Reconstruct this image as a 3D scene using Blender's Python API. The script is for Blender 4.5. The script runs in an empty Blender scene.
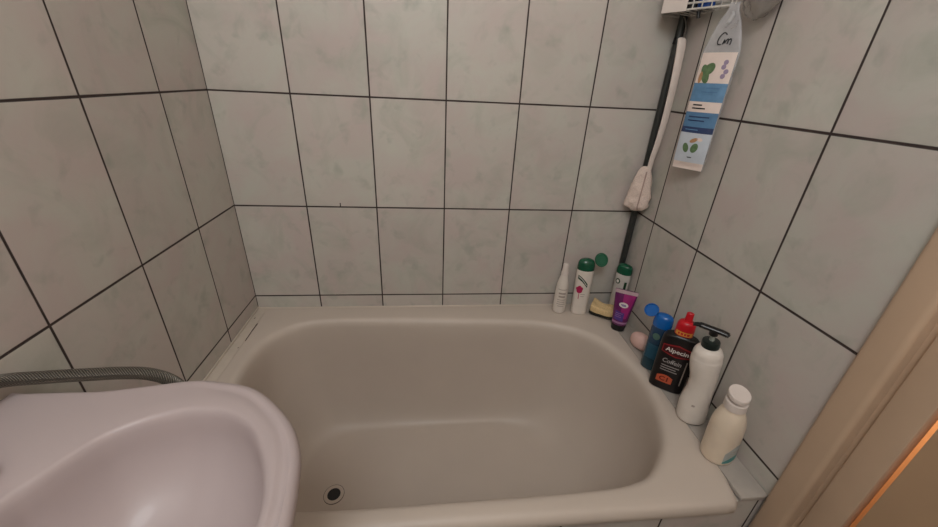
import bpy, bmesh, math, random
from mathutils import Vector, Matrix
random.seed(7)
C = bpy.context.scene.collection
PI = math.pi
RIM = 0.55          # height of the tub rim above the floor
WX = 1.2135         # room width (left wall x=0, right wall x=WX); back wall y=0

# ------------------------------------------------------------------ materials
def srgb(r, g, b):
    f = lambda c: (c/255/12.92) if c/255 <= .04045 else ((c/255+.055)/1.055)**2.4
    return (f(r), f(g), f(b), 1)

class NT:
    def __init__(s, name):
        s.m = bpy.data.materials.new(name); s.m.use_nodes = True
        s.t = s.m.node_tree; s.b = s.t.nodes['Principled BSDF']
    def n(s, kind, **kw):
        nd = s.t.nodes.new(kind)
        for k, v in kw.items(): setattr(nd, k, v)
        return nd
    def l(s, a, b): s.t.links.new(a, b)
    def put(s, v, sock):
        if isinstance(v, (int, float)): sock.default_value = v
        elif isinstance(v, (tuple, list)): sock.default_value = v
        else: s.l(v, sock)
    def math(s, op, a, b=0.0, c=None, clamp=False):
        nd = s.n('ShaderNodeMath', operation=op); nd.use_clamp = clamp
        s.put(a, nd.inputs[0]); s.put(b, nd.inputs[1])
        if c is not None: s.put(c, nd.inputs[2])
        return nd.outputs[0]
    def mix(s, f, a, b):
        nd = s.n('ShaderNodeMix', data_type='RGBA')
        s.put(f, nd.inputs[0]); s.put(a, nd.inputs[6]); s.put(b, nd.inputs[7])
        return nd.outputs[2]
    def noise(s, vec, scale, detail=4, rough=.55, dist=0):
        nd = s.n('ShaderNodeTexNoise'); s.put(vec, nd.inputs['Vector'])
        nd.inputs['Scale'].default_value = scale; nd.inputs['Detail'].default_value = detail
        nd.inputs['Roughness'].default_value = rough; nd.inputs['Distortion'].default_value = dist
        return nd.outputs['Fac']
    def ramp(s, f, lo, hi):
        nd = s.n('ShaderNodeMapRange'); nd.clamp = True
        s.put(f, nd.inputs[0]); nd.inputs[1].default_value = lo; nd.inputs[2].default_value = hi
        return nd.outputs[0]
    def bump(s, h, strength=.3, dist=.002):
        nd = s.n('ShaderNodeBump'); nd.inputs['Strength'].default_value = strength
        nd.inputs['Distance'].default_value = dist; s.put(h, nd.inputs['Height'])
        s.l(nd.outputs[0], s.b.inputs['Normal'])
    def pos(s): return s.n('ShaderNodeNewGeometry').outputs['Position']
    def obj(s): return s.n('ShaderNodeTexCoord').outputs['Object']

def plain(name, col, rough=.4, metal=0, var=.06, scale=40, coat=0, trans=0, ior=1.45, spec=.5, bump=0, sss=0):
    """solid colour with a little procedural variation"""
    k = NT(name); c = srgb(*col)
    nz = k.noise(k.obj(), scale, 3)
    d = tuple(max(0, x*(1-var*2)) for x in c[:3]) + (1,)
    e = tuple(min(1, x*(1+var)) for x in c[:3]) + (1,)
    k.put(k.mix(k.ramp(nz, .3, .7), d, e), k.b.inputs['Base Color'])
    k.b.inputs['Roughness'].default_value = rough; k.b.inputs['Metallic'].default_value = metal
    k.b.inputs['Coat Weight'].default_value = coat; k.b.inputs['Transmission Weight'].default_value = trans
    k.b.inputs['IOR'].default_value = ior; k.b.inputs['Specular IOR Level'].default_value = spec
    if sss:
        k.b.inputs['Subsurface Weight'].default_value = sss; k.b.inputs['Subsurface Radius'].default_value = (.02, .012, .008)
    if bump: k.bump(nz, bump, .001)
    return k.m

def tile_mat(name, axis, off, umax=None, grout=.0042, thin=None):
    """wall tiles 20 x 30 cm: pinkish grey glaze with greenish clouds, dark joints, each tile its own marbling"""
    k = NT(name); p = k.pos()
    sx = k.n('ShaderNodeSeparateXYZ'); k.l(p, sx.inputs[0])
    u = k.math('MULTIPLY', k.math('SUBTRACT', sx.outputs[axis], off), 5.0)
    if umax is not None: u = k.math('MINIMUM', u, umax)
    v = k.math('DIVIDE', k.math('SUBTRACT', sx.outputs[2], .595), .3004)
    def dist(t, size):
        f = k.math('FRACT', k.math('ADD', t, .5))
        return k.math('MULTIPLY', k.math('ABSOLUTE', k.math('SUBTRACT', f, .5)), size)
    wob = k.math('MULTIPLY', k.math('SUBTRACT', k.noise(p, 9, 2), .5), .0012)
    du = k.math('ADD', dist(u, .2), wob); dv = k.math('ADD', dist(v, .3), wob)
    h = grout/2
    gu = k.math('SUBTRACT', 1, k.ramp(du, h*.72, h*1.15)); gv = k.math('SUBTRACT', 1, k.ramp(dv, h*.8, h*1.25))
    g = k.math('MAXIMUM', gu, gv)
    cu = k.math('FLOOR', u); cv = k.math('FLOOR', v)
    cb = k.n('ShaderNodeCombineXYZ'); k.l(cu, cb.inputs[0]); k.l(cv, cb.inputs[1]); cb.inputs[2].default_value = axis*3.3
    wn = k.n('ShaderNodeTexWhiteNoise', noise_dimensions='3D'); k.l(cb.outputs[0], wn.inputs['Vector'])
    vm = k.n('ShaderNodeVectorMath', operation='MULTIPLY_ADD')
    k.l(wn.outputs['Color'], vm.inputs[0]); vm.inputs[1].default_value = (9, 9, 9); k.l(p, vm.inputs[2])
    q = vm.outputs[0]
    cloud = k.noise(q, 7, 4, .6, .6); vein = k.noise(q, 8, 5, .6, .9)
    base = k.mix(k.ramp(cloud, .36, .66), srgb(*TILE_A), srgb(*TILE_B))
    base = k.mix(k.math('MULTIPLY', k.ramp(vein, .50, .72), .55), base, srgb(*TILE_C))
    base = k.mix(k.math('MULTIPLY', k.ramp(k.noise(q, 20, 3, .5, .3), .58, .76), .5), base, srgb(*TILE_D))
    tone = k.n('ShaderNodeHueSaturation'); k.l(base, tone.inputs['Color'])
    k.l(k.math('MULTIPLY_ADD', wn.outputs['Value'], .10, .95), tone.inputs['Value'])
    gc = k.mix(k.noise(p, 30, 2), srgb(46, 37, 36), srgb(70, 58, 55))
    k.l(k.mix(g, tone.outputs[0], gc), k.b.inputs['Base Color'])
    k.l(k.math('MULTIPLY_ADD', g, .4, .42), k.b.inputs['Roughness'])
    k.b.inputs['Specular IOR Level'].default_value = .4
    hh = k.math('SUBTRACT', k.math('MULTIPLY', k.noise(p, 22, 3), .25), g)
    k.bump(hh, .35, .002)
    return k.m

TILE_A = (196, 183, 177); TILE_B = (196, 193, 183); TILE_C = (168, 171, 158); TILE_D = (152, 157, 145)
M = {}
M['tile_back'] = tile_mat('tile_back', 0, 0.0, 5.45)
M['tile_left'] = tile_mat('tile_left', 1, -.1843)
M['tile_right'] = tile_mat('tile_right', 1, -.1033, grout=.0047)
M['tile_apron'] = tile_mat('tile_apron', 0, 0.0, grout=.004)
M['enamel'] = plain('white_enamel', (202, 189, 177), .46, var=.015, scale=6, coat=.04)
M['ceramic'] = plain('white_ceramic', (182, 168, 167), .4, var=.01, scale=6, coat=.08)
M['ledge'] = plain('pale_ledge_tile', (172, 164, 156), .3, var=.05, scale=18)
M['caulk'] = plain('white_sealant', (206, 194, 180), .5, var=.03, scale=30)
M['floor'] = plain('grey_floor_tile', (120, 112, 104), .4, var=.1, scale=8)
M['paint'] = plain('white_ceiling_paint', (222, 214, 204), .8, var=.03, scale=20)
M['cream'] = plain('cream_door_paint', (196, 168, 142), .42, var=.05, scale=5)
M['cream_d'] = plain('cream_door_leaf_paint', (188, 156, 124), .45, var=.05, scale=5)
M['hall'] = plain('warm_hall_paint', (230, 190, 150), .8, var=.03)
M['white_pl'] = plain('white_plastic', (225, 215, 205), .34, var=.02)
M['cream_pl'] = plain('ivory_plastic', (226, 209, 188), .3, var=.02, sss=.1)
M['white_cap'] = plain('white_cap_plastic', (222, 210, 202), .35, var=.02)
M['green'] = plain('dark_green_plastic', (18, 82, 58), .25, var=.08, coat=.3)
M['green_lt'] = plain('green_translucent_lid', (48, 104, 78), .28, var=.08)
M['green_lab'] = plain('green_print', (32, 66, 44), .4)
M['white_print'] = plain('white_print', (226, 220, 214), .4, var=.02)
M['grey_print'] = plain('grey_print', (172, 158, 148), .45)
M['pink_print'] = plain('pink_flower_print', (176, 34, 84), .4)
M['leaf'] = plain('leaf_green_print', (96, 122, 84), .45, var=.15, scale=120)
M['sponge'] = plain('yellow_sponge_foam', (228, 198, 148), .95, var=.10, scale=260, bump=.6)
M['scour'] = plain('dark_scouring_pad', (44, 42, 34), .95, var=.3, scale=300, bump=.6)
M['purple'] = plain('purple_tube', (104, 34, 92), .3, var=.12, scale=30, coat=.2)
M['magenta'] = plain('magenta_print', (164, 44, 118), .3, var=.1, scale=40)
M['violet'] = plain('violet_print', (86, 62, 140), .3, var=.1)
M['lilac'] = plain('lilac_print', (178, 128, 168), .35, var=.06)
M['crimp'] = plain('pale_tube_crimp', (200, 172, 178), .4)
M['black'] = plain('black_plastic', (16, 16, 18), .3, var=.1, coat=.2)
M['black_lab'] = plain('black_bottle', (24, 21, 22), .34, var=.1)
M['red'] = plain('red_cap_plastic', (196, 22, 36), .32, var=.06)
M['red_print'] = plain('red_print', (150, 40, 44), .4)
M['orange_print'] = plain('orange_print', (200, 92, 60), .4)
M['yellow_print'] = plain('yellow_print', (226, 158, 70), .4)
M['silver_print'] = plain('silver_print', (170, 166, 164), .3, metal=.2)
M['blue_cap'] = plain('blue_cap_plastic', (20, 98, 176), .25, var=.06, coat=.3)
M['pinksoap'] = plain('pink_soap', (222, 184, 174), .5, var=.04)
M['redsoap'] = plain('reddish_brown_soap', (150, 62, 44), .45, var=.1)
M['teal'] = plain('teal_print', (70, 142, 140), .4, var=.1, scale=90)
M['greyteal'] = plain('pale_grey_print', (176, 180, 176), .4, var=.06, scale=80)
M['dark_green'] = plain('black_green_pump', (20, 34, 32), .3, var=.1, coat=.2)
M['clearneck'] = plain('clear_pump_stem', (190, 196, 186), .25, trans=.4)
M['pole'] = plain('dark_grey_pole', (58, 60, 58), .35, metal=.35, var=.06)
M['wire'] = plain('white_coated_wire', (206, 200, 192), .4)
M['terry'] = plain('white_towelling', (226, 206, 194), .95, var=.1, scale=420, bump=.9)
M['strap'] = plain('white_brush_handle', (222, 208, 198), .45, var=.03)
M['hose'] = None
M['chrome'] = plain('dull_chrome', (176, 170, 162), .3, metal=.9)
M['blue_pl'] = plain('deep_blue_plastic', (24, 70, 150), .3)
M['blue_print'] = plain('sky_blue_print', (98, 140, 176), .4, var=.1, scale=60)
M['blue_print2'] = plain('mid_blue_print', (84, 124, 160), .4, var=.06, scale=60)
M['navy_print'] = plain('navy_print', (46, 62, 100), .4)
M['pale_print'] = plain('pale_bluish_print', (196, 202, 210), .4, var=.03, scale=50)
M['almond'] = plain('almond_brown_print', (178, 134, 96), .45)
M['peach'] = plain('white_peach_print', (226, 208, 198), .4, var=.03)
M['ink'] = plain('black_marker_ink', (22, 24, 28), .5)
M['tealdark'] = None

def clear_mat(name, col, alpha, rough=.25):
    k = NT(name); c = srgb(*col)
    k.put(k.mix(k.noise(k.obj(), 30, 3), c, tuple(x*.9 for x in c[:3])+(1,)), k.b.inputs['Base Color'])
    k.b.inputs['Roughness'].default_value = rough
    k.l(k.math('MULTIPLY_ADD', k.noise(k.obj(), 45, 3), .25, alpha-.12), k.b.inputs['Alpha'])
    k.bump(k.noise(k.obj(), 60, 3), .5, .004)
    return k.m
M['film'] = clear_mat('clear_plastic_film', (206, 204, 206), .42, .14)
M['bagfilm'] = clear_mat('crumpled_clear_film', (176, 168, 160), .55, .2)

def grad_bottle():
    k = NT('dark_blue_clear_bottle')
    sx = k.n('ShaderNodeSeparateXYZ'); k.l(k.obj(), sx.inputs[0])
    f = k.math('ADD', k.ramp(sx.outputs[2], .02, .15), k.math('MULTIPLY', k.math('SUBTRACT', k.noise(k.obj(), 35, 3), .5), .5), clamp=True)
    k.l(k.mix(f, srgb(26, 62, 74), srgb(38, 66, 98)), k.b.inputs['Base Color'])
    k.b.inputs['Roughness'].default_value = .18; k.b.inputs['Coat Weight'].default_value = .4
    return k.m
M['tealdark'] = grad_bottle()

def hose_mat():
    k = NT('braided_metal_hose')
    w = k.n('ShaderNodeTexWave'); k.l(k.n('ShaderNodeTexCoord').outputs['UV'], w.inputs['Vector'])
    w.wave_type = 'BANDS'; w.bands_direction = 'DIAGONAL'; w.inputs['Scale'].default_value = 5.0
    w.inputs['Distortion'].default_value = .6
    k.l(k.mix(w.outputs['Fac'], srgb(64, 60, 54), srgb(138, 132, 122)), k.b.inputs['Base Color'])
    k.b.inputs['Metallic'].default_value = .55; k.b.inputs['Roughness'].default_value = .42
    k.bump(w.outputs['Fac'], .7, .002)
    return k.m
M['hose'] = hose_mat()

# ------------------------------------------------------------------ mesh helpers
def link(name, me, mat, parent=None, smooth=True, angle=35):
    o = bpy.data.objects.new(name, me); C.objects.link(o)
    if mat: me.materials.append(mat)
    if smooth:
        for p in me.polygons: p.use_smooth = True
        me.set_sharp_from_angle(angle=math.radians(angle))
    if parent: o.parent = parent
    return o
def from_data(name, vs, fs, mat, parent=None, smooth=True, angle=35, fix=True):
    me = bpy.data.meshes.new(name); me.from_pydata([tuple(v) for v in vs], [], fs); me.update()
    if fix:
        b = bmesh.new(); b.from_mesh(me); bmesh.ops.recalc_face_normals(b, faces=b.faces); b.to_mesh(me); b.free()
    return link(name, me, mat, parent, smooth, angle)
def from_bm(name, b, mat, parent=None, smooth=True, angle=35):
    bmesh.ops.recalc_face_normals(b, faces=b.faces)
    me = bpy.data.meshes.new(name); b.to_mesh(me); b.free()
    return link(name, me, mat, parent, smooth, angle)
def bx(b, lo, hi, bev=0, seg=2):
    r = bmesh.ops.create_cube(b, size=1)
    for v in r['verts']:
        v.co = Vector([lo[i] + (v.co[i]+.5)*(hi[i]-lo[i]) for i in range(3)])
    if bev:
        es = {e for v in r['verts'] for e in v.link_edges}
        bmesh.ops.bevel(b, geom=list(es), offset=bev, segments=seg, affect='EDGES', profile=.5)
def box(name, lo, hi, mat, parent=None, bev=0, seg=2):
    b = bmesh.new(); bx(b, lo, hi, bev, seg); return from_bm(name, b, mat, parent, bev > 0)
def cr(pts, n, closed=False):
    """Catmull-Rom through pts, n samples per span"""
    P = [Vector(p) for p in pts]; L = len(P); out = []
    for i in range(L if closed else L-1):
        if closed: a, p, q, d = P[(i-1) % L], P[i], P[(i+1) % L], P[(i+2) % L]
        else: a, p, q, d = P[max(i-1, 0)], P[i], P[i+1], P[min(i+2, L-1)]
        for k in range(n):
            t = k/n
            out.append(.5*((2*p)+(q-a)*t+(2*a-5*p+4*q-d)*t*t+(3*p-a-3*q+d)*t**3))
    if not closed: out.append(P[-1])
    return out
def tube_data(path, r, seg=12, flat=1.0, caps=True):
    """swept round bar; r may be a list; returns verts, faces, uvs"""
    vs, fs, uv = [], [], []
    n = len(path); up = None; acc = 0
    for i, p in enumerate(path):
        t = (path[min(i+1, n-1)] - path[max(i-1, 0)]).normalized()
        if up is None:
            up = Vector((0, 0, 1)) if abs(t.z) < .9 else Vector((0, 1, 0))
        s = t.cross(up).normalized(); up = s.cross(t).normalized()
        rr = r[i] if isinstance(r, (list, tuple)) else r
        if i: acc += (p-path[i-1]).length
        for k in range(seg):
            a = 2*PI*k/seg
            vs.append(p + s*rr*math.cos(a) + up*rr*flat*math.sin(a)); uv.append((acc*40, k/seg*2))
    for i in range(n-1):
        for k in range(seg):
            a, b = i*seg+k, i*seg+(k+1) % seg
            fs.append((a, b, b+seg, a+seg))
    if caps:
        fs.append(tuple(range(seg-1, -1, -1))); fs.append(tuple(range((n-1)*seg, n*seg)))
    return vs, fs, uv
def tube(name, path, r, mat, parent=None, seg=12, flat=1.0, angle=50):
    vs, fs, uv = tube_data([Vector(p) for p in path], r, seg, flat)
    return from_data(name, vs, fs, mat, parent, True, angle)
def tubes(name, paths, r, mat, parent=None, seg=8):
    V, F = [], []
    for p in paths:
        vs, fs, _ = tube_data([Vector(q) for q in p], r, seg); k = len(V)
        V += vs; F += [tuple(i+k for i in f) for f in fs]
    return from_data(name, V, F, mat, parent, True, 50)

class Shape:
    """bottle body: oval sections. prof rows (z, half-width a, half-depth b, x-shift)"""
    def __init__(s, rows, n=2.0, fine=6):
        rows = [tuple(r)+((0,) if len(r) == 3 else ()) for r in rows]
        s.rows = []
        for i in range(len(rows)-1):
            p0, p1, p2, p3 = rows[max(i-1, 0)], rows[i], rows[i+1], rows[min(i+2, len(rows)-1)]
            m = fine if abs(p2[0]-p1[0]) > .004 else 1
            for k in range(m):
                t = k/m; row = []
                for c in range(4):
                    d1, d2 = (p2[c]-p0[c])/2, (p3[c]-p1[c])/2
                    lim = abs(p2[c]-p1[c])*1.5
                    d1 = max(-lim, min(lim, d1)); d2 = max(-lim, min(lim, d2))
                    h = (2*t**3-3*t*t+1)*p1[c]+(t**3-2*t*t+t)*d1+(-2*t**3+3*t*t)*p2[c]+(t**3-t*t)*d2
                    row.append(h)
                s.rows.append(tuple(row))
        s.rows.append(rows[-1]); s.n = n
    def at(s, z):
        R = s.rows
        if z <= R[0][0]: return R[0][1:]
        for i in range(len(R)-1):
            if R[i][0] <= z <= R[i+1][0] and R[i+1][0] > R[i][0]:
                t = (z-R[i][0])/(R[i+1][0]-R[i][0])
                return tuple(R[i][c]*(1-t)+R[i+1][c]*t for c in (1, 2, 3))
        return R[-1][1:]
    def build(s, name, mat, parent=None, seg=48, cap=True):
        vs, fs = [], []
        for z, a, b, dx in s.rows:
            for k in range(seg):
                t = 2*PI*k/seg; c, q = math.cos(t), math.sin(t)
                e = 2/s.n
                vs.append((dx+a*math.copysign(abs(c)**e, c), b*math.copysign(abs(q)**e, q), z))
        for i in range(len(s.rows)-1):
            for k in range(seg):
                a, b = i*seg+k, i*seg+(k+1) % seg
                fs.append((a, b, b+seg, a+seg))
        if cap:
            fs.append(tuple(range(seg-1, -1, -1))); m = (len(s.rows)-1)*seg
            fs.append(tuple(range(m, m+seg)))
        return from_data(name, vs, fs, mat, parent, True, 38)
    def wrap(s, u, z, off=.0006):
        """point on the front (-y) side, u metres across, pushed out a little"""
        a, b, dx = s.at(z); f = max(-.985, min(.985, u/a))
        y = -b*(1-abs(f)**s.n)**(1/s.n)
        nrm = Vector((f/a, y/(b*b), 0)).normalized()
        return Vector((dx+u, y, z)) + nrm*off
    def patch(s, name, u0, u1, z0, z1, mat, parent, off=.0006, nu=14, nz=8, shape=None):
        vs, fs = [], []
        for j in range(nz+1):
            for i in range(nu+1):
                fu, fz = i/nu, j/nz
                u, z = u0+(u1-u0)*fu, z0+(z1-z0)*fz
                if shape: u, z = shape(fu, fz)
                vs.append(s.wrap(u, z, off))
        for j in range(nz):
            for i in range(nu):
                a = j*(nu+1)+i; fs.append((a, a+1, a+nu+2, a+nu+1))
        return from_data(name, vs, fs, mat, parent, True, 60, fix=False)
    def ellipse(s, name, cu, cz, ru, rz, mat, parent, off=.0008, rot=0):
        vs = [s.wrap(cu, cz, off)]; N = 20; fs = []
        for k in range(N):
            a = 2*PI*k/N; x, y = ru*math.cos(a), rz*math.sin(a)
            vs.append(s.wrap(cu+x*math.cos(rot)-y*math.sin(rot), cz+x*math.sin(rot)+y*math.cos(rot), off))
            fs.append((0, 1+k, 1+(k+1) % N))
        return from_data(name, vs, fs, mat, parent, True, 60, fix=False)
    def text(s, name, txt, cu, cz, size, mat, parent, off=.001, width=None, shear=0, bold=0):
        return text_on(name, txt, lambda x, y: s.wrap(cu+x, cz+y, off), size, mat, parent, width, shear, bold)

def text_on(name, txt, fn, size, mat, parent, width=None, shear=0, bold=0):
    cu = bpy.data.curves.new('lettering_curve', 'FONT'); cu.body = txt; cu.size = size
    cu.align_x = 'CENTER'; cu.align_y = 'CENTER'; cu.shear = shear; cu.offset = bold; cu.resolution_u = 3
    ob = bpy.data.objects.new('lettering_tmp', cu); C.objects.link(ob)
    bpy.context.view_layer.update()
    me = bpy.data.meshes.new_from_object(ob.evaluated_get(bpy.context.evaluated_depsgraph_get()))
    bpy.data.objects.remove(ob); bpy.data.curves.remove(cu)
    xs = [v.co.x for v in me.vertices]; k = 1
    if width and xs: k = width/(max(xs)-min(xs))
    for v in me.vertices: v.co = fn(v.co.x*k, v.co.y)
    me.materials.clear()
    return link(name, me, mat, parent, False)

def thing(name, label, cat, loc, rz=0, group=None, tilt=(0, 0)):
    o = bpy.data.objects.new(name, None); C.objects.link(o); o.empty_display_size = .03
    o.location = loc; o.rotation_euler = (tilt[0], tilt[1], rz)
    o['label'] = label; o['category'] = cat
    if group: o['group'] = group
    return o
def tag(o, label, cat, group=None):
    o['label'] = label; o['category'] = cat
    if group: o['group'] = group
    return o
def struct(o): o['kind'] = 'structure'; return o

# ------------------------------------------------------------------ the room
H = 2.45; YF = -1.75; YE = -.695
struct(box('floor', (-.1, YF-.1, -.1), (1.75, .1, 0), M['floor']))
struct(box('ceiling', (-.1, YF-.1, H), (1.75, .1, H+.1), M['paint']))
struct(box('wall_back', (-.1, 0, 0), (WX+.1, .1, H), M['tile_back']))
struct(box('wall_left', (-.1, YF, 0), (0, 0, H), M['tile_left']))
struct(box('wall_right', (WX, YE, 0), (WX+.1, 0, H), M['tile_right']))
struct(box('wall_front', (-.1, YF-.1, 0), (1.75, YF, H), M['paint']))
struct(box('wall_hallway', (1.62, YF, 0), (1.72, .1, H), M['hall']))
struct(box('wall_tub_apron', (.002, -.701, 0), (1.1510, -.688, .519), M['tile_apron']))
struct(box('wall_ledge_front', (1.1510, -.6930, 0), (WX-.0008, -.680, .5345), M['tile_apron']))
# door opening in the right wall: casing, frame, leaf
D0, D1 = -.7975, -1.56
struct(box('trim_1', (WX-.012, -.7445, 0), (WX+.1, YE-.003, H), M['cream'], bev=.008, seg=4))
b = bmesh.new(); bx(b, (WX+.002, D0, 0), (WX+.020, -.7550, 2.1), .002); bx(b, (WX+.009, -.7555, 0), (WX+.0185, -.7430, 2.1))
struct(from_bm('trim_2', b, M['cream']))
box_leaf = box('door_1', (WX+.004, D1, .004), (WX+.020, D0-.0108, 2.08), M['cream_d'], bev=.001)
struct(box_leaf)
struct(box('wall_right_upper', (WX, YF, 2.1), (WX+.1, -.7465, H), M['paint']))
struct(box('wall_right_end', (WX, YF, 0), (WX+.1, D1-.002, 2.1), M['paint']))

struct(box('trim_7', (.2945, -.0012, .896), (.2972, .0005, .9075), plain('dark_tile_chip', (52, 42, 40), .8)))
# ledge and sealant strips around the tub
b = bmesh.new(); bx(b, (1.1555, -.697, .538), (WX-.0008, -.001, .549), .0010)
struct(from_bm('trim_3', b, M['ledge']))
b = bmesh.new(); bx(b, (.0006, -.70, .5508), (.0315, -.0008, .5516), .0003)
bx(b, (.0006, -.70, .5512), (.006, -.0008, .556), .002)
struct(from_bm('trim_4', b, M['caulk']))
b = bmesh.new()
for (xa, ya, xb, yb, ww) in ((.0335, -.092, .0325, -.130, .0012), (.0325, -.130, .0335, -.176, .0008), (.0150, -.060, .0140, -.066, .0012), (.028, -.205, .027, -.209, .001)):
    vq = [b.verts.new(p) for p in ((xa-ww, ya, .5517), (xa+ww, ya, .5517), (xb+ww, yb, .5517), (xb-ww, yb, .5517), (xa-ww, ya, .5505), (xa+ww, ya, .5505), (xb+ww, yb, .5505), (xb-ww, yb, .5505))]
    for f in ((0, 1, 2, 3), (4, 7, 6, 5), (0, 4, 5, 1), (1, 5, 6, 2), (2, 6, 7, 3), (3, 7, 4, 0)): b.faces.new([vq[q_] for q_ in f])
struct(from_bm('trim_6', b, plain('dark_sealant_crack', (84, 70, 60), .9), None, False))
struct(tube('trim_5', [(.004, -.0030, .5505), (1.19, -.0030, .5505)], .0026, M['caulk'], None, 8))

# ------------------------------------------------------------------ bathtub
def star(poly, c, ang):
    """distance from c along ang to the closed polygon"""
    d = Vector((math.cos(ang), math.sin(ang))); best = 0
    for i in range(len(poly)):
        a = Vector(poly[i][:2])-c; e = Vector(poly[(i+1) % len(poly)][:2])-Vector(poly[i][:2])
        den = d.x*e.y-d.y*e.x
        if abs(den) < 1e-12: continue
        t = (a.x*e.y-a.y*e.x)/den; u = (a.x*d.y-a.y*d.x)/den
        if t > 0 and -1e-9 <= u <= 1+1e-9: best = max(best, t)
    return c+d*best
def round_rect(x0, x1, y0, y1, radii, n=8):
    out = []   # corners: (x1,y1) (x0,y1) (x0,y0) (x1,y0), counter-clockwise
    for (cx, cy, a0), r in zip(((x1, y1, 0), (x0, y1, 90), (x0, y0, 180), (x1, y0, 270)), radii):
        px = cx-r if cx == x1 else cx+r; py = cy-r if cy == y1 else cy+r
        for k in range(n+1):
            a = math.radians(a0+90*k/n); out.append((px+r*math.cos(a), py+r*math.sin(a)))
    return out
LIP = [(.30, -.0755), (.471, -.0765), (.62, -.083), (.7644, -.0909), (.86, -.098), (.9356, -.1124), (1.0, -.136), (1.0434, -.1622), (1.0981, -.2356), (1.1288, -.3409),
       (1.1259, -.4291), (1.1064, -.5039), (1.0708, -.5743), (1.0112, -.6327), (.955, -.654), (.9064, -.660), (.8206, -.6631),
       (.6957, -.6656), (.5569, -.6665), (.4152, -.668), (.28, -.660), (.18, -.625), (.115, -.555), (.088, -.46), (.075, -.35), (.069, -.25), (.088, -.165), (.15, -.098), (.21, -.0805)]
FLO = [(.40, -.168), (.60, -.164), (.78, -.168), (.86, -.195), (.90, -.26), (.905, -.35), (.88, -.44), (.83, -.51), (.70, -.55), (.55, -.56), (.40, -.555), (.27, -.53),
       (.195, -.46), (.175, -.36), (.19, -.26), (.25, -.195), (.32, -.173)]
lip = [tuple(p) for p in cr([(x, y, 0) for x, y in LIP], 8, True)]
flo = [tuple(p) for p in cr([(x, y, 0) for x, y in FLO], 8, True)]
outl = round_rect(.006, 1.1545, -.710, -.002, (.003, .003, .006, .024))
cen = Vector((.58, -.37)); N = 288
DEP = .392
def tub_mesh():
    vs, fs = [], []; rings = []
    for k in range(N):
        a = 2*PI*k/N
        Lp, Fp, O = star(lip, cen, a), star(flo, cen, a), star(outl, cen, a)
        iv = (cen-O).normalized(); il = (cen-Lp).normalized()
        col = []
        w = max(0, min(1, (-.640-O.y)/.05)); w = .12+.88*w*w*(3-2*w)   # full roll along the free front edge only
        if O.x < .01: w = .12
        col.append((O+iv*.010, .521)); col.append((O+iv*.002, .522)); col.append((O, .526)); col.append((O, .5502-.0165*w)); col.append((O+iv*.0015*w, .5502-.0120*w))
        col.append((O+iv*.0055*w, .5502-.0055*w)); col.append((O+iv*.012*w, .5502-.0014*w)); col.append((O+iv*.020*w, .5502))
        A = O+iv*.020*w; B = Lp-il*.016
        if (B-A).dot(iv) < .002: B = A+iv*.002
        col.append((A.lerp(B, .5), .5500)); col.append((B, .5498))
        col.append((Lp-il*.009, .549)); col.append((Lp-il*.003, .5465)); col.append((Lp+il*.002, .542)); col.append((Lp+il*.006, .534)); col.append((Lp+il*.0085, .524))
        T = Lp+il*.009; z0 = .520
        nn = 2.25
        for j in range(1, 25):
            ph = PI/2*j/24
            fa = math.cos(ph)**(2/nn); fb = math.sin(ph)**(2/nn)
            col.append((Fp.lerp(T, fa), z0-(z0-(RIM-DEP))*fb))
        # floor, falling slightly to the drain end
        for f in (.66, .33):
            q = cen.lerp(Fp, f); col.append((q, RIM-DEP-.004*(1-f)))
        rings.append([(p.x, p.y, z - (.012*max(0, (.75-p.x))/.5*min(1, max(0, (.30-z)/.12)) if z < .3 else 0)) for p, z in col])
    m = len(rings[0])
    for r in rings: vs += r
    for k in range(N):
        k2 = (k+1) % N
        for j in range(m-1): fs.append((k*m+j, k*m+j+1, k2*m+j+1, k2*m+j))
    vs.append((cen.x, cen.y, RIM-DEP-.012)); ci = len(vs)-1
    for k in range(N): fs.append((k*m+m-1, ci, ((k+1) % N)*m+m-1))
    return vs, fs
tub = thing('bathtub', 'white enamel bathtub built in between the tiled walls with a round black drain', 'bathtub', (0, 0, 0))
tv, tf = tub_mesh()
shell = from_data('tub_shell', tv, tf, M['enamel'], tub, True, 60)
# drain: enamel ring, dark seam, black plug hole
from mathutils.bvhtree import BVHTree
bv = BVHTree.FromPolygons([Vector(v) for v in tv], tf)
DX, DY = .279, -.3775
hit = bv.ray_cast(Vector((DX, DY, .5)), Vector((0, 0, -1)))
dz, dn = hit[0].z, hit[1]
if dn.z < 0: dn = -dn
def disc_ring(name, r0, r1, z0, z1, mat, parent, seg=36):
    q = dn.to_track_quat('Z', 'Y').to_matrix().to_4x4(); q.translation = Vector((DX, DY, dz))
    vs, fs = [], []
    for k in range(seg):
        a = 2*PI*k/seg
        for r, z in ((r0, z0), (r0, z1), ((r0+r1)/2, z1+.0008), (r1, z1), (r1, z0)) if r0 > 0 else ((r1, z0), (r1, z1)):
            vs.append(q @ Vector((r*math.cos(a), r*math.sin(a), z)))
    m = 5 if r0 > 0 else 2
    for k in range(seg):
        for j in range(m-1): a, c = k*m+j, ((k+1) % seg)*m+j; fs.append((a, a+1, c+1, c))
    if r0 == 0: fs.append(tuple(k*2+1 for k in range(seg)))
    return from_data(name, vs, fs, mat, parent)
disc_ring('drain_seam', .0280, .0293, -.004, .0012, plain('grey_drain_seam', (96, 88, 80), .6), tub)
dr = disc_ring('drain_ring', .0185, .0279, -.004, .0016, M['enamel'], tub)
dh = disc_ring('drain_plug', 0, .0186, -.004, .0011, M['black'], tub); dh['label'] = 'black drain plug'

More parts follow.
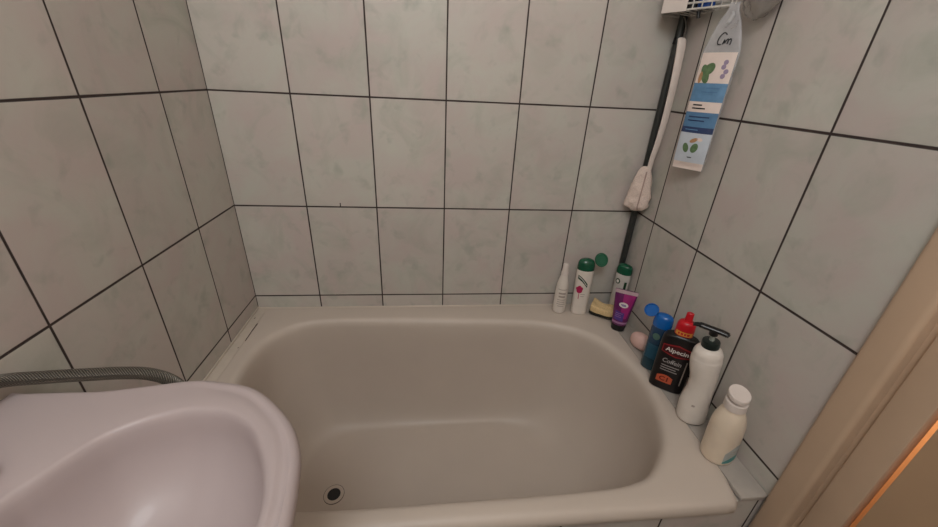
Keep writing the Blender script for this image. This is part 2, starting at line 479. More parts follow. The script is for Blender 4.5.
# ------------------------------------------------------------------ washbasin
ZS = .525+.322
def sk(p, f=1.0388): return (.5564+(p[0]-.5564)*f, -1.0956+(p[1]+1.0956)*f)
so = [(.028, -.6866), (.08, -.6862), (.1282, -.6859), (.1846, -.6775), (.2307, -.6710), (.2640, -.6730), (.3220, -.6885), (.3790, -.7370), (.4070, -.7830), (.4179, -.8278), (.4242, -.8725)]
so = [sk(p) for p in so]; so = [(x, y+.0060*max(0, min(1, (.40-x)/.18))) for x, y in so]; so[0] = (.003, so[0][1])
so += [(.424, -.92), (.424, -.98), (.417, -1.04), (.395, -1.10), (.35, -1.15), (.28, -1.185), (.2, -1.195), (.1, -1.195), (.003, -1.195)]
si = [(.3035, -.7278), (.27, -.7235), (.244, -.7248), (.2109, -.7368), (.1847, -.7554), (.1676, -.7815), (.1549, -.8076), (.1444, -.8318)]
si = [sk(p) for p in si]
si += [(.122, -.87), (.117, -.93), (.124, -.99), (.145, -1.05), (.185, -1.10), (.24, -1.13), (.30, -1.125), (.345, -1.085), (.375, -1.02), (.388, -.94)]
si += [sk(p) for p in [(.3925, -.8617), (.3818, -.8178), (.3607, -.7774), (.337, -.748)]]
so_f = [tuple(p) for p in cr([(x, y, 0) for x, y in so], 8)]
si_f = [tuple(p) for p in cr([(x, y, 0) for x, y in si], 8, True)]
sc = Vector((.255, -.92)); NS = 224
def sink_mesh():
    rings = []
    for k in range(NS):
        a = 2*PI*k/NS
        O, I = star(so_f, sc, a), star(si_f, sc, a)
        io = (sc-O).normalized()
        wall = O.x < .004
        col = []
        under = sc.lerp(O, .55) if not wall else Vector((O.x, sc.y+(O.y-sc.y)*.6))
        col.append((under, -.165)); col.append((sc.lerp(O, .80) if not wall else Vector((O.x, sc.y+(O.y-sc.y)*.85)), -.12))
        e = 0 if wall else 1
        col.append((O+io*.022*e, -.062)); col.append((O+io*.006*e, -.030)); col.append((O+io*.001*e, -.018)); col.append((O, -.011))
        col.append((O+io*.0025*e, -.0045)); col.append((O+io*.007*e, -.0008)); col.append((O+io*.011*e, 0.0))
        # soft groove that runs round the rim
        gap = (I-O).dot(io)
        gd = max(0, min(1, (.070-gap)/.030)); gd = gd*gd*(3-2*gd)
        g = min(.012, gap*.32)
        for f, d in ((.0, 0), (.35, -.0016), (.8, -.0026), (1.25, -.0020), (1.7, -.0002)):
            col.append(((O+io*(g+f*.008*min(1, gap/.037))) if e else O+io*(.012+.008*f), d*gd))
        E_ = col[-1][0]; B = I-io*.006
        col.append((E_.lerp(B, .5), .0006)); col.append((B, .0002)); col.append((I-io*.0025, -.0008)); col.append((I, -.003)); col.append((I+io*.002, -.007)); col.append((I+io*.004, -.012))
        T = I+io*.004; Bc = Vector((.26, -.93)); F = Bc.lerp(I, .30)
        for j in range(1, 15):
            ph = PI/2*j/14
            fa = math.cos(ph)**(2/2.3); fb = math.sin(ph)**(2/2.3)
            col.append((F.lerp(T, fa), -.012-.118*fb))
        rings.append([(p.x, p.y, ZS+z) for p, z in col])
    vs, fs = [], []; m = len(rings[0])
    for r in rings: vs += r
    for k in range(NS):
        k2 = (k+1) % NS
        for j in range(m-1): fs.append((k*m+j, k*m+j+1, k2*m+j+1, k2*m+j))
    vs.append((.26, -.93, ZS-.132)); ci = len(vs)-1
    for k in range(NS): fs.append((k*m+m-1, ci, ((k+1) % NS)*m+m-1))
    fs.append(tuple(k*m for k in range(NS)))
    return vs, fs
vs, fs = sink_mesh()
tag(from_data('washbasin', vs, fs, M['ceramic'], None, True, 60), 'white ceramic washbasin fixed to the left wall, rounded corner reaching over the bathtub', 'washbasin')

# shower hose along the wall behind the basin
hp = cr([(.013, -.80, .912), (.013, -.74, .897), (.013, -.686, .881), (.045, -.662, .8665), (.09, -.6505, .8592), (.125, -.645, .8555), (.155, -.640, .848), (.178, -.636, .830), (.188, -.633, .80), (.190, -.632, .74), (.190, -.633, .66), (.196, -.645, .59), (.212, -.664, .5635), (.245, -.676, .5612)], 12)
me_v, me_f, me_uv = tube_data(hp, .0088, 18)
me = bpy.data.meshes.new('shower_hose'); me.from_pydata([tuple(v) for v in me_v], [], me_f); me.update()
uvl = me.uv_layers.new(name='UVMap')
for lp in me.loops: uvl.data[lp.index].uv = me_uv[lp.vertex_index]
tag(link('shower_hose', me, M['hose'], None, True, 60), 'grey braided metal shower hose running along the left wall behind the washbasin', 'hose')

# reddish bar on the basin deck, at the left edge of the view
b = bmesh.new(); bx(b, (.038, -.835, ZS+.0015), (.104, -.790, ZS+.026), .010, 4)
tag(from_bm('soap_bar', b, M['redsoap']), 'reddish brown soap bar lying on the washbasin deck', 'soap')

# ------------------------------------------------------------------ things on the tub rim
ZB = RIM+.0004
def flip_lid(name, parent, mat, c, r, th, rot):
    """an opened round flip lid: shallow cup"""
    vs, fs = [], []; seg = 28
    prof = [(.0, 0), (r*.7, .0004), (r*.95, th*.25), (r, th*.6), (r*.97, th), (r*.86, th), (r*.8, th*.45), (.0, th*.4)]
    for k in range(seg):
        a = 2*PI*k/seg
        for rr, z in prof: vs.append(Vector((rr*math.cos(a), rr*math.sin(a), z)))
    m = len(prof)
    for k in range(seg):
        for j in range(m-1): a, c2 = k*m+j, ((k+1) % seg)*m+j; fs.append((a, a+1, c2+1, c2))
    R = Matrix.LocRotScale(Vector(c), rot, None)
    return from_data(name, [R @ v for v in vs], fs, mat, parent, True, 50)
from mathutils import Euler

# 1 slim white spray bottle
t = thing('spray_bottle', 'slim white bottle with tapered shoulder and narrow cap, leftmost on the rim', 'bottle', (.996, -.040, ZB), math.radians(-12))
s = Shape([(0, .0175, .0175), (.003, .0205, .0205), (.01, .0212, .0212), (.085, .0205, .0205), (.105, .0185, .0185), (.128, .0135, .0135), (.140, .0112, .0112)])
s.build('bottle_body', M['white_pl'], t)
c = Shape([(.138, .0112, .0112), (.1395, .0118, .0118), (.150, .0116, .0116), (.151, .0105, .0105), (.174, .0092, .0092), (.178, .0084, .0084), (.180, .006, .006)])
c.build('spray_cap', M['white_cap'], t)
for z, h, w in ((.092, .0012, .028), (.078, .0030, .022), (.066, .0030, .020), (.054, .0012, .026), (.046, .0012, .024), (.038, .0012, .026), (.030, .0012, .020)):
    s.patch('print_line', -w/2, w/2, z-h, z+h, M['grey_print'], t)

# 2 white shampoo bottle with green cap open
t = thing('shampoo_bottle', 'tall white shampoo bottle with open green flip lid, pink flower print', 'bottle', (1.061, -.053, ZB), math.radians(-14), tilt=(0, math.radians(-1)))
s = Shape([(0, .021, .014), (.003, .0245, .0165), (.012, .0255, .0175), (.09, .0262, .018), (.150, .0268, .0185), (.163, .0262, .018), (.166, .0245, .017)], 2.2)
s.build('bottle_body', M['white_pl'], t)
c = Shape([(.164, .0245, .017), (.166, .0268, .0188), (.176, .0272, .019), (.190, .0258, .0178), (.199, .020, .0135), (.203, .011, .008), (.2045, .003, .002)], 2.1)
cap = c.build('cap', M['green'], t); cap['label'] = 'green cap'
flip_lid('flip_lid', t, M['green_lt'], (.0415, .004, .2005), .023, .007, Euler((math.radians(62), math.radians(16), math.radians(14)))) ['label'] = 'open green lid'
lab = s.patch('label', 0, 0, 0, 0, M['green_lab'], t, shape=lambda u, v: (-.021+.032*u, .150-.030*u-.014*v+.004*math.sin(u*PI)))
s.patch('label_border', 0, 0, 0, 0, M['white_print'], t, off=.0011, shape=lambda u, v: (-.019+.027*u, .1455-.029*u-.003*v+.004*math.sin(u*PI)))
for k in range(5):
    a = k*2*PI/5+.4
    s.ellipse('flower_petal', -.011+.0052*math.cos(a), .098+.007*math.sin(a), .0056, .0072, M['pink_print'], t)
s.patch('flower_stem', -.0115, -.0095, .062, .092, M['pink_print'], t, nu=3)
for z, w in ((.080, .014), (.072, .012)): s.patch('print_line', -.006, -.006+w, z, z+.002, M['grey_print'], t)

# 3 sponge
def sponge_mesh(z0, z1, sx, sy, n=12):
    b = bmesh.new(); bx(b, (-sx, -sy, z0), (sx, sy, z1), .004, 3)
    bmesh.ops.subdivide_edges(b, edges=[e for e in b.edges if e.calc_length() > .02], cuts=8, use_grid_fill=True)
    for v in b.verts:
        v.co.z += .010*(v.co.x/sx)**2 - .002 + .0018*math.sin(v.co.y*160+v.co.x*90)
        v.co.y *= 1-.10*math.cos(v.co.x/sx*1.4)
    return b
t = thing('kitchen_sponge', 'worn yellow sponge with dark scouring side lying on the rim beside the bottles', 'sponge', (1.140, -.068, ZB+.0025), math.radians(-34))
from_bm('foam_body', sponge_mesh(.009, .032, .038, .029), M['sponge'], t)
from_bm('scouring_pad', sponge_mesh(.0, .0095, .040, .0312), M['scour'], t)

# 4 second shampoo bottle in the corner
t = thing('shampoo_bottle', 'white bottle with dark green cap tucked in the corner behind the purple tube', 'bottle', (1.187, -.060, ZB), math.radians(-48))
s = Shape([(0, .018, .011), (.003, .0218, .0135), (.012, .0225, .0142), (.08, .023, .0148), (.146, .0235, .0150), (.154, .022, .0142)], 2.2)
s.build('bottle_body', plain('greyish_white_plastic', (196, 190, 184), .35, var=.02), t)
c = Shape([(.153, .022, .0142), (.155, .0245, .0158), (.166, .0248, .0160), (.180, .022, .0145), (.186, .013, .009), (.188, .003, .002)], 2.1)
c.build('cap', M['green'], t)['label'] = 'dark green cap'
s.ellipse('emblem', -.008, .128, .008, .0095, M['green_lab'], t); s.ellipse('emblem_centre', -.008, .128, .0045, .0055, M['white_print'], t, off=.0013)
s.patch('label_stripe', .013, .0195, .03, .13, M['green_lab'], t)

# 5 purple tube standing on its cap
t = thing('cosmetic_tube', 'purple squeeze tube standing upside down on its black cap', 'tube', (1.158, -.150, ZB), math.radians(-30))
s = Shape([(.022, .0215, .0165), (.026, .0225, .017), (.06, .0255, .0145), (.10, .0295, .0085), (.128, .032, .0030), (.130, .0325, .0016), (.142, .0335, .0014)], 2.0)
s.build('tube_body', M['purple'], t)
Shape([(0, .0195, .0155), (.002, .0205, .0165), (.019, .0218, .017), (.0215, .0205, .016), (.0225, .019, .015)]).build('cap', M['black'], t)['label'] = 'black cap'
s.patch('crimped_end', -.0325, .0325, .1295, .1415, M['crimp'], t, off=.0007)
s.patch('magenta_panel', 0, 0, 0, 0, M['magenta'], t, shape=lambda u, v: (-.006+.034*u*(.5+.5*v)+.004*(1-v), .048+.081*v))
s.patch('lilac_band', -.0215, .0215, .029, .036, M['lilac'], t, off=.0009)
s.patch('violet_panel', 0, 0, 0, 0, M['violet'], t, off=.0009, shape=lambda u, v: (-.018+.026*u, .042+.030*v-.004*u))
e = s.ellipse('emblem', .0, .094, .0135, .0085, M['white_print'], t, off=.0013, rot=-.08)
for z, x0, x1 in ((.0955, -.0075, .006), (.092, -.0055, .0075)): s.patch('emblem_mark', x0, x1, z-.0012, z+.0012, M['violet'], e, off=.002, nz=1)
for k, w in enumerate((.020, .016, .018)): s.patch('print_line', -.017, -.017+w, .064-.006*k, .0655-.006*k, M['lilac'], t, off=.0014, nz=1)

# 6 pink soap
b = bmesh.new(); bmesh.ops.create_uvsphere(b, u_segments=32, v_segments=18, radius=1)
for v in b.verts:
    x, y, z = v.co; f = lambda q, e: math.copysign(abs(q)**e, q)
    v.co = Vector((f(x, .85)*.021, f(y, .85)*.031, f(z, .8)*.024+.024))
o = from_bm('bath_soap', b, M['pinksoap']); o.location = (1.180, -.246, ZB); o.rotation_euler = (0, 0, math.radians(20))
tag(o, 'pale pink rounded bar of soap on the rim between purple tube and blue bottle', 'soap')

# 7 blue bottle
t = thing('shower_gel_bottle', 'slim dark blue translucent bottle with bright blue open flip lid', 'bottle', (1.1655, -.330, ZB), math.radians(-48))
s = Shape([(0, .0195, .0135), (.003, .0225, .016), (.012, .0235, .0165), (.07, .0238, .017), (.128, .0232, .0165), (.138, .0215, .0155)], 2.2)
s.build('bottle_body', M['tealdark'], t)
Shape([(.137, .0215, .0155), (.139, .0235, .0172), (.150, .0238, .0175), (.166, .0222, .016), (.173, .016, .0115), (.1755, .007, .005), (.1762, .001, .001)], 2.1).build('cap', M['blue_cap'], t)['label'] = 'blue cap'
s.ellipse('emblem', -.002, .112, .009, .010, plain('faded_green_print', (84, 116, 104), .4), t)
s.patch('print_panel', -.016, .012, .04, .085, plain('dim_blue_print', (34, 82, 104), .4), t)
flip_lid('flip_lid', t, M['blue_cap'], (-.0330, -.002, .1725), .0185, .007, Euler((math.radians(48), math.radians(-14), 0)))['label'] = 'open blue lid'

# 8 black bottle with red cap, lettering on the front
t = thing('shampoo_bottle', 'flat black shampoo bottle with red flip cap and red framed lettering', 'bottle', (1.1680, -.4055, ZB), math.radians(-38))
s = Shape([(0, .035, .0145), (.003, .0385, .017), (.012, .0395, .018), (.07, .0405, .0185), (.138, .0410, .0185), (.155, .0395, .018), (.163, .034, .0165), (.167, .020, .0140), (.170, .0165, .0135)], 3.0)
s.build('bottle_body', M['black_lab'], t)
c = Shape([(.168, .0165, .0140), (.170, .0205, .0170), (.184, .0205, .0170), (.199, .0195, .0160), (.206, .015, .0125), (.2085, .009, .0085)], 2.2)
cap = c.build('cap', M['red'], t); cap['label'] = 'red cap'
Shape([(.207, .0088, .0075), (.222, .0080, .0065), (.228, .0078, .0060), (.2295, .006, .0045)], 2.6).build('nozzle', M['red'], cap)
band = c.patch('cap_label', -.017, .017, .1725, .1835, M['yellow_print'], cap, off=.0008)
for x0, x1 in ((-.012, -.0085), (-.0065, -.0015), (.0005, .0045), (.0065, .0115)): c.patch('print_mark', x0, x1, .1752, .1806, M['red'], band, off=.0014, nu=2, nz=1)
hexs = lambda hw, hh: (lambda u, v: ((u-.5)*2*hw, .126+(v-.5)*2*hh*(1.0-.42*abs((u-.5)*2))))
fr = s.patch('emblem_frame', 0, 0, 0, 0, M['red_print'], t, off=.0006, shape=hexs(.0335, .0185), nu=24)
em = s.patch('emblem', 0, 0, 0, 0, plain('dark_red_print', (70, 14, 20), .4), fr, off=.0011, shape=hexs(.031, .0145), nu=24)
s.text('lettering', 'Alpecin', 0, .1262, .0165, M['white_print'], em, off=.0017, width=.050, bold=.0003)
s.text('lettering', 'Coffein', -.004, .092, .0175, M['silver_print'], t, off=.0012, width=.042, shear=.15, bold=.0003)
for z, w in ((.078, .040), (.071, .034), (.064, .038)):
    s.patch('print_line', -.024, -.024+w, z-.0013, z+.0013, M['silver_print'], t, off=.0010, nz=1)
pn = s.patch('orange_panel', 0, 0, 0, 0, M['orange_print'], t, off=.0009, shape=lambda u, v: (-.026+.036*u, .026+.024*v*(.75+.25*math.sin(u*PI))))
s.text('lettering', 'C1', -.008, .037, .018, plain('deep_red_print', (110, 26, 22), .4), pn, off=.0016, width=.02, bold=.0006)
s.patch('side_stripe', .026, .0285, .03, .105, M['grey_print'], t, off=.0009, nu=2)

# 9 white bottle with black pump
t = thing('pump_bottle', 'tall white bottle with black pump head and curved grip side', 'bottle', (1.1735, -.5065, ZB+.0024), math.radians(-20), tilt=(0, math.radians(-5.2)))
s = Shape([(0, .026, .0235, -.001), (.003, .0298, .027, -.001), (.014, .0312, .0285, -.001), (.05, .0305, .028, -.001), (.085, .0268, .0265, .003), (.115, .0262, .0262, .004), (.145, .0290, .0275, .001), (.165, .0305, .0285, 0), (.176, .0305, .0285, 0), (.178, .0296, .0276, 0),
           (.190, .0286, .0268, 0), (.199, .0245, .0235, 0), (.204, .0185, .0185, 0), (.206, .015, .015, 0)], 2.05)
s.build('bottle_body', M['white_pl'], t)
Shape([(.205, .0155, .0155), (.2065, .0172, .0172), (.219, .0172, .0172), (.2215, .0160, .0160), (.2225, .008, .008)]).build('pump_collar', M['dark_green'], t)['label'] = 'black screw collar'
Shape([(.222, .0052, .0052), (.236, .0052, .0052)], fine=2).build('pump_stem', M['clearneck'], t)
hd = Shape([(.2345, .0068, .0068), (.236, .0085, .0085), (.246, .0088, .0088), (.2485, .0075, .0075), (.2495, .002, .002)]).build('pump_head', M['black'], t)
tube('pump_spout', cr([(.0245, -.012, .2425), (.019, -.0085, .2455), (.004, -.002, .2480), (-.014, .006, .2500), (-.026, .0115, .2510), (-.036, .0155, .2485)], 6), [.0052]*3+[.0076]*21+[.0060]*3+[.0052]*4, M['black'], hd, 12, .75)
s.patch('print_line', -.014, -.008, .055, .060, M['grey_print'], t)

# 10 front ivory bottle with white flip cap
t = thing('lotion_bottle', 'plump ivory bottle with white flip cap and teal print, nearest the door', 'bottle', (1.167, -.6045, ZB+.0024), math.radians(10), tilt=(0, math.radians(-5)))
s = Shape([(0, .026, .024), (.003, .0305, .0285), (.012, .0318, .0298), (.055, .0318, .0298), (.090, .0312, .0292), (.110, .0285, .0268), (.126, .0235, .0225), (.136, .0190, .0185), (.141, .0172, .0170)], 2.05)
s.build('bottle_body', M['cream_pl'], t)
c = Shape([(.140, .0172, .0172), (.1415, .0196, .0196), (.158, .0196, .0196), (.1595, .0186, .0186)])
cap = c.build('cap', M['white_cap'], t)
fl = Shape([(.1590, .0095, .0095), (.1600, .011, .011), (.1640, .0115, .0115), (.1650, .0165, .0165), (.1660, .0188, .0188), (.174, .0192, .0192), (.1755, .0182, .0182), (.1750, .012, .012), (.1740, .003, .003)]).build('flip_lid', M['white_cap'], cap)
for v in fl.data.vertices: v.co.z += max(0, min(1, (v.co.z-.160)/.006))*(.30*(v.co.x*.3+v.co.y*.9)+.003)
s.patch('label', 0, 0, 0, 0, M['greyteal'], t, shape=lambda u, v: (-.016+.038*u, .012+.012*u+.044*v*(.6+.4*math.sin(u*PI))))
s.patch('teal_wave', 0, 0, 0, 0, M['teal'], t, off=.0010, shape=lambda u, v: (-.016+.038*u, .010+.010*u+.016*v*math.sin(.3+u*2.4)))
for z, w in ((.045, .022), (.039, .018), (.033, .020)): s.patch('print_line', -.008, -.008+w, z, z+.0014, M['grey_print'], t, off=.0014, nz=1)

# ------------------------------------------------------------------ corner pole shelf
t = thing('corner_shelf', 'dark corner pole carrying a small white wire corner shelf', 'shelf', (1.198, -.0165, RIM+.0005))
X0, Y0, Zb = 1.198, -.0165, RIM+.0005
def loc(p): return (p[0]-X0, p[1]-Y0, p[2]-Zb)
tube('pole', [loc((1.198, -.0165, RIM+.0005)), loc((1.198, -.0165, RIM+.9)), loc((1.198, -.0165, H-.003))], .0098, M['pole'], t, 20)
ZSH = 1.095+.322
A = Vector((1.116, -.056, ZSH)); Bp = Vector((1.201, -.198, ZSH)); A0 = Vector((1.147, -.006, ZSH)); Cc = Vector((1.206, -.006, ZSH))
paths = []
def P3(*L): return [loc(v) for v in L]
up = Vector((0, 0, .07))
ring = [A0, A, Bp, Cc + Vector((0, -.03, 0)), Vector((1.206, -.006, ZSH)), A0]
for dz_ in (0, .012, .07): paths.append(P3(*[v+Vector((0, 0, dz_)) for v in ring]))
tubes('basket_rim', paths, .0022, M['wire'], t)
wires = []
for k in range(8):
    f = (k+.5)/8; p = A.lerp(Bp, f)
    wires.append(P3(p+up, p, Vector((1.204, max(p.y, -.19)+.03, ZSH))))
for k in range(1, 4):
    p = A0.lerp(A, k/4); wires.append(P3(p+up, p))
tubes('basket_wire', wires, .0015, M['wire'], t)
plate = from_data('end_plate', *(lambda q: ([loc(v) for v in q], [(0, 1, 2, 3), (4, 7, 6, 5), (0, 4, 5, 1), (1, 5, 6, 2), (2, 6, 7, 3), (3, 7, 4, 0)]))(
    [A+Vector((-.003, -.003, -.003)), A.lerp(Bp, .36)+Vector((-.003, -.003, -.003)), A.lerp(Bp, .36)+Vector((-.003, -.003, .085)), A+Vector((-.003, -.003, .085)),
     A+Vector((-.001, -.001, -.003)), A.lerp(Bp, .36)+Vector((-.001, -.001, -.003)), A.lerp(Bp, .36)+Vector((-.001, -.001, .085)), A+Vector((-.001, -.001, .085))]), M['white_cap'], t, False)
tube('pole_clip', P3(Vector((1.186, -.024, 1.369)), Vector((1.179, -.034, 1.356))), .0035, M['black'], t, 10)
tube('hanging_hook', cr(P3(Vector((1.166, -.126, ZSH-.002)), Vector((1.1665, -.126, ZSH-.010)), Vector((1.168, -.127, ZSH-.018))), 4), .0042, M['black'], t, 10)

# things standing in the basket
t = thing('cream_jar', 'pale beige plastic bottle standing at the left end of the corner shelf', 'bottle', (1.146, -.050, ZSH+.0025), 0)
Shape([(0, .013, .013), (.002, .0155, .0155), (.07, .0158, .0158), (.085, .011, .011), (.09, .009, .009)]).build('bottle_body', M['cream_pl'], t)
Shape([(.089, .010, .010), (.112, .010, .010), (.114, .008, .008)]).build('cap', M['white_cap'], t)
t = thing('shampoo_bottle', 'dark bottle on the corner shelf, behind the white wires', 'bottle', (1.172, -.082, ZSH+.0025), math.radians(-50))
Shape([(0, .016, .012), (.002, .0185, .0145), (.09, .0185, .0145), (.105, .012, .010)]).build('bottle_body', M['black_lab'], t)
Shape([(.104, .010, .009), (.125, .010, .009), (.127, .008, .007)]).build('cap', M['black'], t)
t = thing('shower_gel_bottle', 'deep blue bottle on the right of the corner shelf', 'bottle', (1.181, -.124, ZSH+.0025), math.radians(-60))
Shape([(0, .016, .011), (.002, .0185, .0135), (.09, .019, .014), (.105, .013, .010)]).build('bottle_body', M['blue_pl'], t)
Shape([(.104, .012, .0095), (.122, .012, .0095), (.124, .010, .008)]).build('cap', M['white_cap'], t)

# crumpled clear bag hung at the right end of the shelf
def crumple(name, cx, cy, z0, z1, rx, ry, mat, parent=None, seed=3, floor_=None):
    rnd = random.Random(seed); b = bmesh.new(); bmesh.ops.create_uvsphere(b, u_segments=36, v_segments=24, radius=1)
    from mathutils import noise as nz
    for v in b.verts:
        d = 1+.28*nz.noise(v.co*2.2+Vector((seed, 0, 0)))+.14*nz.noise(v.co*6+Vector((0, seed, 0)))
        f = 1-.45*max(0, v.co.z)
        v.co = Vector((cx+v.co.x*rx*d*f, cy+v.co.y*ry*d*f, (z0+z1)/2+v.co.z*(z1-z0)/2*(1+.08*nz.noise(v.co*5))))
        v.co.x = min(v.co.x, WX-.002)
    return from_bm(name, b, mat, parent, True, 70)
t = thing('plastic_bag', 'crumpled clear plastic bag hanging on the right wall beside the corner shelf', 'bag', (1.188, -.284, 1.380))
o = crumple('bag_film', 0, 0, 0, .11, .022, .046, M['bagfilm'], t, 3)
for v in o.data.vertices: v.co.x = min(v.co.x, WX-.002-1.188)
o2 = crumple('bag_content', .004, .004, .018, .085, .014, .034, plain('grey_brown_content', (120, 110, 98), .6, var=.2, scale=30), t, 9)
o3 = tube('bag_string', cr([(0, .02, .10), (.004, .05, .125), (.008, .065, .150), (.014, .08, .165)], 5), .0012, M['wire'], t, 6)

# ------------------------------------------------------------------ bath brush hanging by the pole
t = thing('bath_brush', 'white bath brush with long curved handle and towelling head hanging along the pole', 'brush', (1.180, -.056, .915))
hx, hy, hz = 1.180, -.056, .915
def q(*p): return (p[0]-hx, p[1]-hy, p[2]-hz)
def px_pts(): return [q(1.184, -.058, 1.038), q(1.1845, -.060, 1.075), q(1.188, -.062, 1.12), q(1.1905, -.063, 1.19), q(1.1885, -.064, 1.27), q(1.186, -.062, 1.33), q(1.1855, -.058, 1.358), q(1.186, -.055, 1.363)]
hpth = cr(px_pts(), 6); nh = len(hpth)
rad = [.0070+.0045*min(1, i/(nh*.75)) for i in range(nh)]; rad[-1] = .005; rad[-2] = .009
tube('handle', hpth, rad, M['strap'], t, 16, .5)
tube('hanging_loop', cr([q(1.186, -.055, 1.360), q(1.192, -.052, 1.378), q(1.190, -.046, 1.402), q(1.184, -.040, 1.414)], 6), .0016, plain('grey_cord', (98, 92, 84), .7), t, 8)
hd = Shape([(-.006, .012, .008, .0), (0, .026, .014, -.002), (.010, .0335, .019, -.003), (.03, .0340, .021, -.001), (.06, .0295, .020, .001), (.09, .0235, .017, .003), (.112, .0175, .013, .004), (.122, .0135, .010, .004), (.126, .009, .006, .004)], 2.3)
o = hd.build('brush_head', M['terry'], t); o.location = q(1.180, -.050, .922); o.rotation_euler = (0, math.radians(-3), math.radians(-35))
from mathutils import noise as _n
for v in o.data.vertices:
    v.co += Vector((1, 1, 0))*.0035*_n.noise(v.co*70) + Vector((0, 0, .003))*_n.noise(v.co*60+Vector((5, 0, 0)))
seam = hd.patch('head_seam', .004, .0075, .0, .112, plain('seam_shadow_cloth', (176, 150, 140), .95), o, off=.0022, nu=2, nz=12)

# ------------------------------------------------------------------ hanging pouch with printed tube
PL = Vector((1.162, -.190, 0)); PR = Vector((1.203, -.250, 0)); pc = (PL+PR)/2
wd = (PR-PL); hw = wd.length/2
ang = math.atan2(wd.y, wd.x)
t = thing('hanging_pouch', 'clear plastic pouch with blue and white print hanging from the corner shelf', 'pouch', (pc.x-.002, pc.y-.002, 1.080), ang)
def zz(z): return z+.322-1.080
s = Shape([(zz(.755), hw*.96, .0012), (zz(.762), hw*.97, .0014), (zz(.775), hw*.98, .006), (zz(.81), hw, .011), (zz(.88), hw*1.01, .012), (zz(.95), hw*1.02, .010), (zz(1.0), hw*1.03, .006), (zz(1.03), hw*.86, .004), (zz(1.06), hw*.60, .0035), (zz(1.075), hw*.40, .003), (zz(1.088), hw*.26, .0022), (zz(1.094), hw*.30, .001)], 2.0)
s.build('pouch_film', M['film'], t)
def strip(name, z0, z1, mat, off=.0008, u0=-.94, u1=.94): return s.patch(name, u0*hw, u1*hw, zz(z0), zz(z1), mat, t, off=off, nu=16)
w1 = strip('white_panel', .944, 1.004, M['peach']); b1 = strip('blue_panel', .906, .944, M['blue_print']); w2 = strip('text_panel', .884, .906, M['peach'])
b2 = strip('mid_blue_panel', .852, .884, M['blue_print2']); nv = strip('navy_panel', .839, .852, M['navy_print']); pale = strip('pale_panel', .772, .839, M['pale_print']); cp = strip('bottom_seam', .7555, .772, M['peach'])
def leaf(parent, cu, cz, ru, rz, rot, mat=M['leaf']): return s.ellipse('leaf_print', cu, zz(cz), ru, rz, mat, parent, .0014, rot)
leaf(w1, -.016, .962, .0085, .020, .35); leaf(w1, -.010, .972, .010, .013, -.6); leaf(w1, -.024, .955, .004, .012, .0, M['almond'])
for k in range(4): s.ellipse('flower_print', .020+.004*math.sin(k*2), zz(.958+.009*k), .0045, .005, plain('lilac_flower_print', (150, 132, 156), .4), w1, .0014)
for z, x0, x1 in ((.899, -.022, -.002), (.892, -.022, .006)): s.patch('print_line', x0, x1, zz(z)-.0014, zz(z)+.0014, M['ink'], w2, off=.0014, nz=1)
for z, x0, x1 in ((.934, -.004, .022), (.926, -.012, .020)): s.patch('print_line', x0, x1, zz(z)-.0010, zz(z)+.0010, M['blue_print2'], b1, off=.0014, nz=1)
for z, x0, x1 in ((.874, -.024, .020), (.866, -.024, .012)): s.patch('print_line', x0, x1, zz(z)-.0012, zz(z)+.0012, M['navy_print'], b2, off=.0014, nz=1)
s.patch('print_line', -.024, .004, zz(.846)-.001, zz(.846)+.001, M['blue_print'], nv, off=.0014, nz=1)
leaf(pale, -.012, .805, .0065, .011, .3); leaf(pale, .007, .806, .0075, .011, -.3)
leaf(pale, .002, .823, .009, .0045, .5, M['almond']); leaf(pale, .014, .826, .006, .004, -.2, M['peach'])
s.patch('print_line', -.004, .006, zz(.783), zz(.785), M['ink'], pale, off=.0014, nz=1)
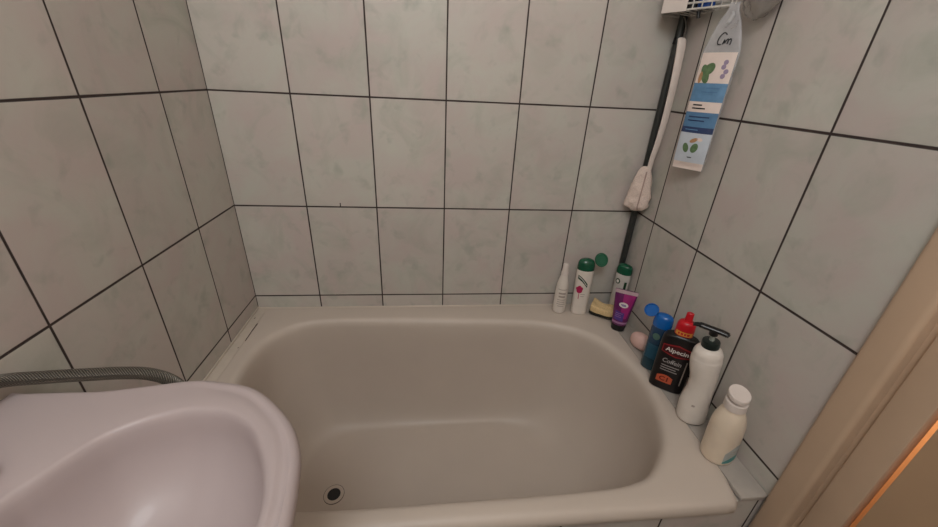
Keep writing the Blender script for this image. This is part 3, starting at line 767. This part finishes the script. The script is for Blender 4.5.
# handwriting "Cm" on the clear top
def stroke(pts): return [s.wrap(x, zz(z), .002) for x, z, *_ in cr([(x, z, 0) for x, z in [(a, b_) for a, b_ in pts]], 6)] if False else [s.wrap(v[0], zz(v[1]), .002) for v in cr([(x, z, 0) for x, z in pts], 6)]
cC = stroke([(.004, 1.0365), (-.001, 1.0405), (-.007, 1.036), (-.0105, 1.027), (-.009, 1.0195), (-.003, 1.019)])
cM = stroke([(.0005, 1.019), (.002, 1.0275), (.0035, 1.0215), (.0065, 1.0275), (.009, 1.0275), (.009, 1.019)])
cN = stroke([(.0095, 1.026), (.013, 1.0285), (.015, 1.026), (.0145, 1.0175)])
tubes('handwriting', [cC, cM, cN], .0011, M['ink'], t, 6)
tube('knot', cr([(-.004, -.003, zz(1.052)), (.0, -.0045, zz(1.060)), (.003, -.004, zz(1.070)), (.001, -.003, zz(1.078))], 5), [.003]*4+[.0045]*8+[.003]*4, clear_mat('shiny_film_knot', (214, 212, 212), .7, .08), t, 10)
tube('hanging_string', cr([(.0, 0, zz(1.088)), (.001, .0, zz(1.096)), (-.002, .012, zz(1.102)), (-.003, .02, zz(1.108))], 4), .0012, M['wire'], t, 6)

# ------------------------------------------------------------------ light
def area(name, loc, rot, size, power, col):
    l = bpy.data.lights.new(name, 'AREA'); l.energy = power; l.size = size; l.color = col; l.shape = 'DISK'
    o = bpy.data.objects.new(name, l); C.objects.link(o); o.location = loc; o.rotation_euler = rot; return o
K = bpy.data.lights.new('ceiling_light', 'POINT'); K.energy = 23.2; K.color = (.93, .975, 1.02); K.shadow_soft_size = .22
o = bpy.data.objects.new('ceiling_light', K); C.objects.link(o); o.location = (.44, -1.42, 2.02)
W = bpy.data.lights.new('hallway_light', 'POINT'); W.energy = 9; W.color = (1, .66, .40); W.shadow_soft_size = .1
o = bpy.data.objects.new('hallway_light', W); C.objects.link(o); o.location = (1.46, -.55, 1.0)
w = bpy.data.worlds.new('World'); bpy.context.scene.world = w; w.use_nodes = True
w.node_tree.nodes['Background'].inputs[0].default_value = (.9, .85, .8, 1); w.node_tree.nodes['Background'].inputs[1].default_value = .1

# ------------------------------------------------------------------ camera
cd = bpy.data.cameras.new('camera'); cd.sensor_width = 36; cd.lens = 376.237/938*36; cd.clip_start = .01
co = bpy.data.objects.new('camera', cd); C.objects.link(co)
co.location = (.5564, -1.0956, .927+.322); co.rotation_euler = (1.116, -.0459, -.0933)
sc_ = bpy.context.scene; sc_.camera = co
sc_.view_settings.view_transform = 'Standard'; sc_.view_settings.look = 'None'; sc_.view_settings.exposure = 0
